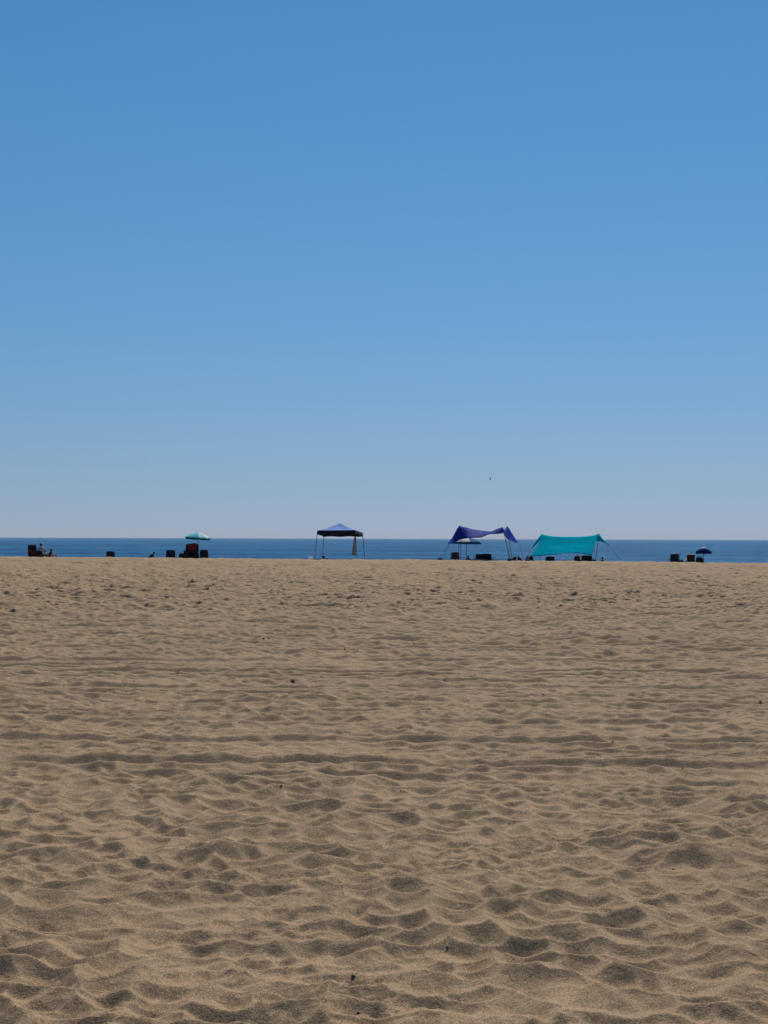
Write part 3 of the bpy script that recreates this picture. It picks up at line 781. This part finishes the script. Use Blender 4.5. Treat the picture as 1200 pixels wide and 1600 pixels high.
stretch_tent('beach_tent', 'royal blue stretch tent on four poles with drooping pointed corners', rows, 3, 4, 'blue',
    [(P(718, 821.8, 82.8), P(716.3, 872, 82.7)), (P(720.5, 823, 85.1), P(720, 872, 85.1)), (P(785.5, 824.8, 82.8), P(797.5, 872, 82.6)), (P(792.5, 822.3, 85.1), P(801, 872, 85.3))],
    [(P(701, 850, 82.1), P(687.5, 873, 81.8)), (P(703, 847, 84.6), P(691, 873, 85.5)), (P(792, 842, 82.6), P(797, 873, 81.4)), (P(809, 848, 85.3), P(822, 873, 86))], [])
TAU = 0.5
umbrella('blue and white panelled umbrella standing under the royal blue tent', 728.5, 838.8, 847.5, 0.98, 86.4, ['blue_umb', 'blue_umb', 'white_cloth', 'white_cloth', 'white_cloth', 'white_cloth', 'blue_umb', 'blue_umb'], lean=(0, 1), rim_mat='blue_umb', pole_mat='metal')
chair('dark chair with a brown red back at the left end under the royal blue tent', 710.5, 83.0, w=0.46, v_top=863.5, seat_h=0.20, tilt=8, rz=3, cloth='brown', seat='brown')
def side_table(label, u, D, w, d, h, m):
    p = spot(u, D); h = P(u, h, D).z - p.z if h > 10 else h; t = thing('camp_table', label, 'table', (p.x, p.y, p.z - 0.01))
    bm = bmesh.new(); rbox(bm, (0, 0, h), (w, d, 0.025), 0.008); obj('tabletop', bm, M[m], t)
    for sx in (-1, 1):
        for sy in (-1, 1):
            bm = bmesh.new(); tube(bm, [(sx * w * .45, sy * d * .42, -0.02), (sx * w * .38, sy * d * .38, h)], 0.010, 6); obj('leg', bm, M['metal'], t, True)
    return t
side_table('low black camp table right of the brown red chair under the royal blue tent', 721.5, 83.0, 0.36, 0.3, 870.6, 'black')
p = spot(731, 85.4)
person('person lounging low by the umbrella pole under the royal blue tent', (p.x, p.y, p.z - 0.10), -30, SIT_GROUND, 868, 'black', 'black')
chair('broad black chair under the middle of the royal blue tent', 746.3, 83.1, w=0.38, v_top=866.5, seat_h=0.20, tilt=14, rz=12, cloth='black', seat='black')
chair('black chair with a slightly taller back right of the broad black one, royal blue tent', 757.0, 83.6, w=0.34, v_top=866, seat_h=0.20, tilt=12, rz=-4, cloth='charcoal', seat='black')
chair('rightmost black chair under the royal blue tent, its narrow back tapering up', 766.3, 83.2, w=0.28, v_top=866, seat_h=0.20, tilt=18, rz=-24, cloth='black', seat='black')

# ================================================================== dome, teal tent group
def dome(label, u, D, w, h):
    p = spot(u, D); t = thing('folded_shelter', label, 'shelter', (p.x, p.y, p.z - 0.04))
    for nm_, k0, k1, mm in (('shelter_cloth', 0, 5, 'navy'), ('stripe', 5, 6, 'white_cloth'), ('shelter_cloth', 6, 11, 'navy')):
        rows = []
        for i in range(5):
            el = i / 4 * math.pi / 2
            rows.append([Vector((w / 2 * math.cos(el) * -math.cos(math.pi * (k0 + (k1 - k0) * j / 4) / 11), -0.22 * math.cos(el) * math.sin(math.pi * (k0 + (k1 - k0) * j / 4) / 11), h * math.sin(el))) for j in range(5)])
        bm = bmesh.new(); sheet(bm, rows, 3, 3, 0.006); obj(nm_, bm, M[mm], t, True)
    bm = bmesh.new(); tube(bm, [Vector((w / 2 * math.cos(a), 0, h * math.sin(a))) for a in [math.pi * i / 14 for i in range(15)]], 0.010, 6); obj('hoop', bm, M['metal'], t, True)
    return t
dome('small rounded navy pop-up shelter with a white stripe between the two big tents', 807.3, 83.0, 0.70, 0.40)
chair('low black chair with a dark red seat at the left corner of the teal tent', 827.3, 83.4, w=0.42, v_top=869.8, seat_h=0.20, tilt=14, rz=-3, cloth='black', seat='maroon')
rows = [
    [P(827, 869.5, 82.3), P(840, 868.6, 82.3), P(862, 866.8, 82.3), P(882, 864.6, 82.3), P(903, 864.6, 82.3), P(917, 866.2, 82.3), P(925, 868.8, 82.3)],
    [P(836.5, 859, 83.2), P(850, 858.5, 83.2), P(868, 858, 83.2), P(888, 857.5, 83.2), P(907, 857, 83.2), P(920, 857, 83.2), P(927, 858, 83.2)],
    [P(842.5, 848.5, 84.2), P(855, 849, 84.2), P(872, 850, 84.2), P(892, 850, 84.2), P(910, 849, 84.2), P(923, 848, 84.2), P(931, 847, 84.2)],
    [P(846.5, 834.3, 85.2), P(859, 837.2, 85.2), P(875, 838.4, 85.2), P(894, 838.6, 85.2), P(912, 838.2, 85.2), P(925, 836.8, 85.2), P(936, 834, 85.2)]]
fl = [[[P(828.5, 857.5, 85.8), P(833, 851.5, 85.6), P(839, 843, 85.4), P(846.5, 834.3, 85.2)], [P(830.5, 857, 85.6), P(836, 852.5, 85.3), P(842, 846.5, 84.9), P(847.5, 840, 84.8)]],
      [[P(936, 834, 85.2), P(941, 841, 85.4), P(946.5, 846.8, 85.6), P(952.5, 851.5, 85.8)], [P(931.5, 845.5, 84.6), P(938, 846.0, 85.0), P(945, 848.6, 85.4), P(951.5, 852.6, 85.7)]]]
stretch_tent('beach_tent', 'bright teal stretch tent sloping from two poles down towards the sand', rows, 3, 4, 'teal',
    [(P(846.5, 834.8, 85.2), P(843, 872, 85.0)), (P(936, 834.4, 85.2), P(929.5, 872, 84.9))],
    [(P(829.5, 857.5, 85.7), P(820, 872, 86.2)), (P(952, 852, 85.8), P(975, 873, 86.4)), (P(827.5, 869, 82.35), P(824, 873, 81.9)), (P(924.5, 868.5, 82.35), P(928, 873, 81.9))], [], fl)
chair('low black chair on its own in front of the teal tent, back to the camera', 859.2, 82.6, w=0.50, v_top=870.5, seat_h=0.2, tilt=12, rz=-2, cloth='black', seat='black')
bag('small white container on the sand before the middle of the teal tent', 881, 82.8, 0.20, 0.16, 875.4, 'white', 'food_container', 'container', handles=False, seed=7)
bag('tiny white bottle-sized box right of the white container at the teal tent', 890, 82.8, 0.13, 0.12, 875, 'white', 'food_box', 'box', handles=False, seed=8)
bag('dark red bag beside the black heap under the right end of the teal tent', 901.5, 82.6, 0.34, 0.26, 869.5, 'maroon', seed=9)
hc = hang_cloth('white cloth lying on top of the dark red bag at the teal tent', 904.5, 82.6, 0.29, 0.355, 0.24, 'white_cloth', 'cloth', 'cloth', dy=0.0)
chair('black chair behind the dark red bag under the right end of the teal tent', 912.0, 82.9, w=0.44, v_top=868.5, seat_h=0.20, tilt=22, rz=10, cloth='black', seat='black')
chair('black chair at the right corner of the teal tent, leaning back', 921.0, 83.0, w=0.36, v_top=869, seat_h=0.20, tilt=30, rz=-14, cloth='black', seat='black')
p = spot(936.5, 86.6)
person('small dark person sitting right of the teal tent, leaning to the left', (p.x, p.y, p.z + 0.0), 62, RECLINE, 870, 'black', 'black')

# ================================================================== right group
chair('dark teal-edged wide chair at the left of the right-hand group', 1052.5, 83.0, w=0.52, v_top=866, seat_h=0.20, tilt=10, rz=2, cloth='navy', seat='navy')
def rod(label, u, D, v_top):
    p = spot(u, D); top = P(u, v_top, D); t = thing('drink_holder_stake', label, 'stake', (p.x, p.y, p.z - 0.1)); h = top.z - p.z + 0.1
    bm = bmesh.new(); tube(bm, [(0, 0, 0), (0, 0, h)], 0.014, 8); obj('stake', bm, M['metal'], t, True)
    for s in (-1, 1):
        bm = bmesh.new(); tube(bm, smooth_line([Vector((0, 0, h - 0.10)), Vector((s * 0.07, 0, h - 0.09)), Vector((s * 0.075, 0, h))], 4), 0.012, 8); obj('hook', bm, M['metal'], t, True)
    return t
rod('thin forked stake standing right of the wide dark chair', 1061.8, 83.0, 864.3)
bag('flat black bag lying at the foot of the forked stake', 1064, 82.9, 0.26, 0.3, 874.6, 'black', handles=False, seed=11)
bag('slim white bottle-shaped bag left of the red and black chair', 1071.8, 82.7, 0.10, 0.10, 873.5, 'white', 'water_jug', 'jug', handles=False, seed=12)
chair('black chair with a dark red band, beneath the left side of the navy umbrella', 1079, 83.0, w=0.48, v_top=867, seat_h=0.22, tilt=10, rz=-8, cloth='maroon', seat='black')
bag('black bag under the navy umbrella right of the red and black chair', 1093, 83.0, 0.40, 0.3, 870.8, 'black', seed=13)
umbrella('small navy umbrella with a white crown patch at the right of the beach', 1099.5, 857.0, 862.6, 0.52, 83.2, ['navy_umb'], lean=(0, 0), rim_mat='navy_umb', pole_mat='metal', lin=0.1)
um = [o for o in C.objects if o.name.startswith('beach_umbrella')][-1]
bm = bmesh.new(); H_ = P(1099.5, 857.0, 83.2).z - spot(1099.5, 83.2).z + 0.15
g = []
for i in range(4):
    f = i / 3; g.append([bm.verts.new((f * 0.19 * math.cos(k * math.pi / 8) + 1e-4, f * 0.19 * math.sin(k * math.pi / 8), H_ + 0.075 - 0.085 * f * f)) for k in range(16)])
for i in range(3):
    for k in range(16): bm.faces.new((g[i][k], g[i][(k + 1) % 16], g[i + 1][(k + 1) % 16], g[i + 1][k]))
bmesh.ops.remove_doubles(bm, verts=bm.verts, dist=0.0015); bmesh.ops.solidify(bm, geom=list(bm.faces), thickness=0.004)
obj('vent_cap', bm, M['white_cloth'], um, True)

# ================================================================== birds
def bird(label, pt, rz, roll_, m, span=1.15):
    t = thing('bird', label, 'bird', pt, R(rz)); t.rotation_euler = (0, R(roll_), R(rz))
    J = {'body': ((0, 0, 0), 0.062), 'chest': ((0, 0.10, 0), 0.058), 'neck': ((0, 0.18, 0.01), 0.034), 'head': ((0, 0.24, 0.015), 0.032), 'beak': ((0, 0.30, 0.005), 0.008), 'rump': ((0, -0.12, 0), 0.036), 'tail': ((0, -0.25, 0), (0.045, 0.010))}
    skin_mesh('body', J, [('body', 'chest'), ('chest', 'neck'), ('neck', 'head'), ('head', 'beak'), ('body', 'rump'), ('rump', 'tail')], M[m], t)
    for s in (-1, 1):
        rows = []
        for f, le, te, z in ((0, 0.13, -0.09, 0.02), (0.35, 0.17, -0.07, 0.09), (0.7, 0.10, -0.06, 0.05), (1, -0.06, -0.09, -0.02)):
            x = s * f * span / 2; rows.append([Vector((x, le, z)), Vector((x, (le + te) / 2, z + 0.012)), Vector((x, te, z))])
        bm = bmesh.new(); sheet(bm, rows, 3, 4, 0.008); obj('wing', bm, M[m], t, True)
    return t
bird('tiny dark bird flying high above the royal blue tent', P(766, 748, 330), 70, 78, 'gull_grey', 0.85)
bird('faint pale bird flying high in the sky left of the aqua umbrella', P(228, 714, 520), 40, 40, 'gull_white', 1.2)

# ================================================================== bits lying on the sand
def hit(u, v):
    """where the sight line of (u, v) meets the sand"""
    lo, hi = 3.0, 84.0
    for _ in range(40):
        mid = (lo + hi) / 2; p = P(u, v, mid)
        if p.z > float(base_z(p.x, mid)): lo = mid
        else: hi = mid
    Ds = np.linspace(lo * 0.86, lo * 1.12, 700)           # first point of the relief the sight line meets
    a_, b_ = P(u, v, 1.0), P(u, v, 2.0); xs = a_.x + (b_.x - a_.x) * (Ds - 1); zs = a_.z + (b_.z - a_.z) * (Ds - 1)
    under = np.nonzero(zs <= base_z(xs, Ds) + relief(xs, Ds))[0]
    if len(under): lo = float(Ds[under[0]])
    p = P(u, v, lo); return Vector((p.x, lo, ground(p.x, lo)))
def scrap(name, label, cat, u, v, w_px, flat, m, seed, group=None):
    p = hit(u, v); r = 0.66 * w_px * p.y / F / 2; flat *= 0.7 if m == "kelp" else 1; rg = random.Random(seed)
    bm = bmesh.new(); ellipsoid(bm, (0, 0, 0), (r, r * 0.75, r * flat), 12)
    for vtx in bm.verts: vtx.co *= 1 + 0.28 * math.sin(3 * vtx.co.x / r + seed) * math.cos(4 * vtx.co.y / r) + rg.uniform(-0.10, 0.10)
    for k in range(3):                                      # a few stubs and frays
        a = rg.uniform(0, 6.28); tube(bm, [(0, 0, 0), (0.8 * r * math.cos(a), 0.6 * r * math.sin(a), r * 0.2), (1.35 * r * math.cos(a + .3), 1.0 * r * math.sin(a + .3), r * flat * rg.uniform(0, 1))], [r * .25, r * .18, r * .06], 6)
    o = obj(name, bm, M[m], None, False); o.location = p + Vector((0, 0, r * flat * 0.45)); o.rotation_euler = (0, 0, rg.uniform(0, 3))
    return tag(o, label, cat, group)
DK = 'dark scraps of dried seaweed scattered on the sand'
scrap('seaweed_clump', 'widest dark scrap of dried seaweed, lying mid-beach below the pop-up canopy', 'seaweed', 457, 1063.5, 12, 0.22, 'kelp', 1, DK)
scrap('seaweed_clump', 'black scrap of seaweed in the foreground, upper of the two nearest the bottom edge', 'seaweed', 552, 1525.5, 11, 0.55, 'kelp', 2, DK)
scrap('seaweed_clump', 'round black scrap nearest the bottom edge of the photo', 'seaweed', 560, 1583.5, 8, 0.8, 'kelp', 3, DK)
scrap('seaweed_clump', 'small black scrap in the foreground right of the two nearest ones', 'seaweed', 699, 1480.5, 7, 0.5, 'kelp', 4, DK)
scrap('seaweed_clump', 'small black scrap in the right foreground on a pinkish rise', 'seaweed', 1052, 1358.5, 5, 0.6, 'kelp', 5, DK)
scrap('plastic_scrap', 'small bluish black scrap in the trampled patch left of centre', 'litter', 439.5, 1228, 6, 0.6, 'navy', 6)
scrap('seaweed_clump', 'dark scrap right of centre just above the wheel tracks', 'seaweed', 957, 1160, 4.5, 0.6, 'kelp', 7, DK)
scrap('seaweed_clump', 'dark scrap in the right part just below the deep wheel track', 'seaweed', 1066.5, 1200.5, 4.5, 0.5, 'kelp', 8, DK)
LM = [(0, 'the far left edge'), (60, 'the far left people'), (120, 'the water left of the navy chair'), (173, 'the lone navy chair'), (237, 'the crouching person'), (290, 'the aqua umbrella'), (345, 'the sea right of the aqua umbrella'), (420, 'the sea left of the pop-up canopy'), (497, 'the canopy\'s left legs'), (540, 'the canopy peak'), (580, 'the canopy\'s right legs'), (640, 'the canopy-to-tent gap'), (700, 'the blue tent\'s left corner'), (750, 'the blue tent\'s middle'), (800, 'the blue tent\'s right end'), (850, 'the left end of the teal tent'), (890, 'the middle of the teal tent'), (936, 'the teal tent\'s right pole'), (1000, 'the gap right of the teal tent'), (1050, 'the wide dark chair'), (1100, 'the navy umbrella'), (1150, 'the far right sea'), (1200, 'the far right edge')]
USED = {}
def where(u, v):
    band = 'far out' if v < 960 else 'in the middle distance' if v < 1045 else 'above the wheel tracks' if v < 1145 else 'below the wheel tracks' if v < 1330 else 'in the foreground' if v < 1470 else 'close to the bottom edge'
    return band + ' under ' + min(LM, key=lambda q: abs(q[0] - u))[1]
def uniq(base, u, v):
    l = base + ' ' + where(u, v)
    for pre in ('', 'second ', 'third '):
        if pre + l not in USED: USED[pre + l] = 1; return pre + l
    return l
for i, (u, v, wp) in enumerate([(192, 1066, 4), (209, 1065, 4), (99, 1071, 5), (86, 1136, 4), (374, 1129, 4), (626, 1235.5, 4), (694, 1063, 4), (671, 1062.5, 3), (1006, 1082, 4), (1144, 1062.5, 3), (849, 1085, 5), (858, 1080, 3),
        (278, 1050, 4), (152, 1012, 3), (463, 1003.5, 4), (539, 1012.5, 3), (647, 1005.5, 4), (703, 1033, 3), (1036, 1016, 3), (955, 1021, 3), (412, 998, 6), (420, 997.5, 4), (557, 894.5, 4), (1188, 1096, 6), (802, 1499, 5), (24, 1572, 3), (1118, 1305, 3)]):
    scrap('seaweed_clump', uniq('dark seaweed fleck', u, v), 'seaweed', u, v, wp, 0.55, 'kelp', 20 + i, 'tiny dark flecks of seaweed on the sand')
scrap('litter_scrap', 'white scrap of litter lying far out on the left sand', 'litter', 155, 919.5, 7, 0.3, 'shell', 60)
scrap('shell_fragment', 'largest white shell fragment, left of centre in the foreground', 'shell', 333.5, 1300.5, 3.6, 0.7, 'shell', 61, 'white shell fragments on the sand')
scrap('shell_fragment', 'white shell fragment in the dark wheel track at the right edge', 'shell', 1165, 1184.5, 4.2, 0.7, 'shell', 62, 'white shell fragments on the sand')
for i, (u, v, wp) in enumerate([(279, 1226.5, 3), (475, 1535, 3), (503, 1560, 2.5), (532, 1449, 2.5), (995, 1307, 2.2), (1001, 1349.5, 2.2), (1158, 1461.5, 2.5), (953, 1390, 2), (689, 1407.5, 2.4), (129, 1488, 2.5), (49, 1493, 2), (376, 1512, 2.4), (62, 1415, 2.2), (926, 1247, 2), (708, 1345, 2), (830, 1560, 2.2), (227, 1580, 2.2)]):
    scrap('shell_fragment', uniq('tiny white shell', u, v), 'shell', u, v, wp, 0.6, 'shell', 70 + i, 'tiny white shell fragments on the sand')

# ------------------------------------------------------------------ sea air
bm = bmesh.new(); bmesh.ops.create_cube(bm, size=1.0)
for v in bm.verts: v.co = Vector((v.co.x * 47000, v.co.y * 47000, -8.5 if v.co.z < 0 else 60.0))
hz = bpy.data.materials.new('haze'); hz.use_nodes = True; n = hz.node_tree
n.nodes.remove(n.nodes['Principled BSDF'])
pv = n.nodes.new('ShaderNodeVolumePrincipled'); pv.inputs['Color'].default_value = (0.80, 0.88, 0.95, 1); pv.inputs['Density'].default_value = 0.000028; pv.inputs['Anisotropy'].default_value = 0.0
n.links.new(pv.outputs[0], n.nodes['Material Output'].inputs['Volume'])
haze = obj('haze', bm, hz); haze['kind'] = 'stuff'
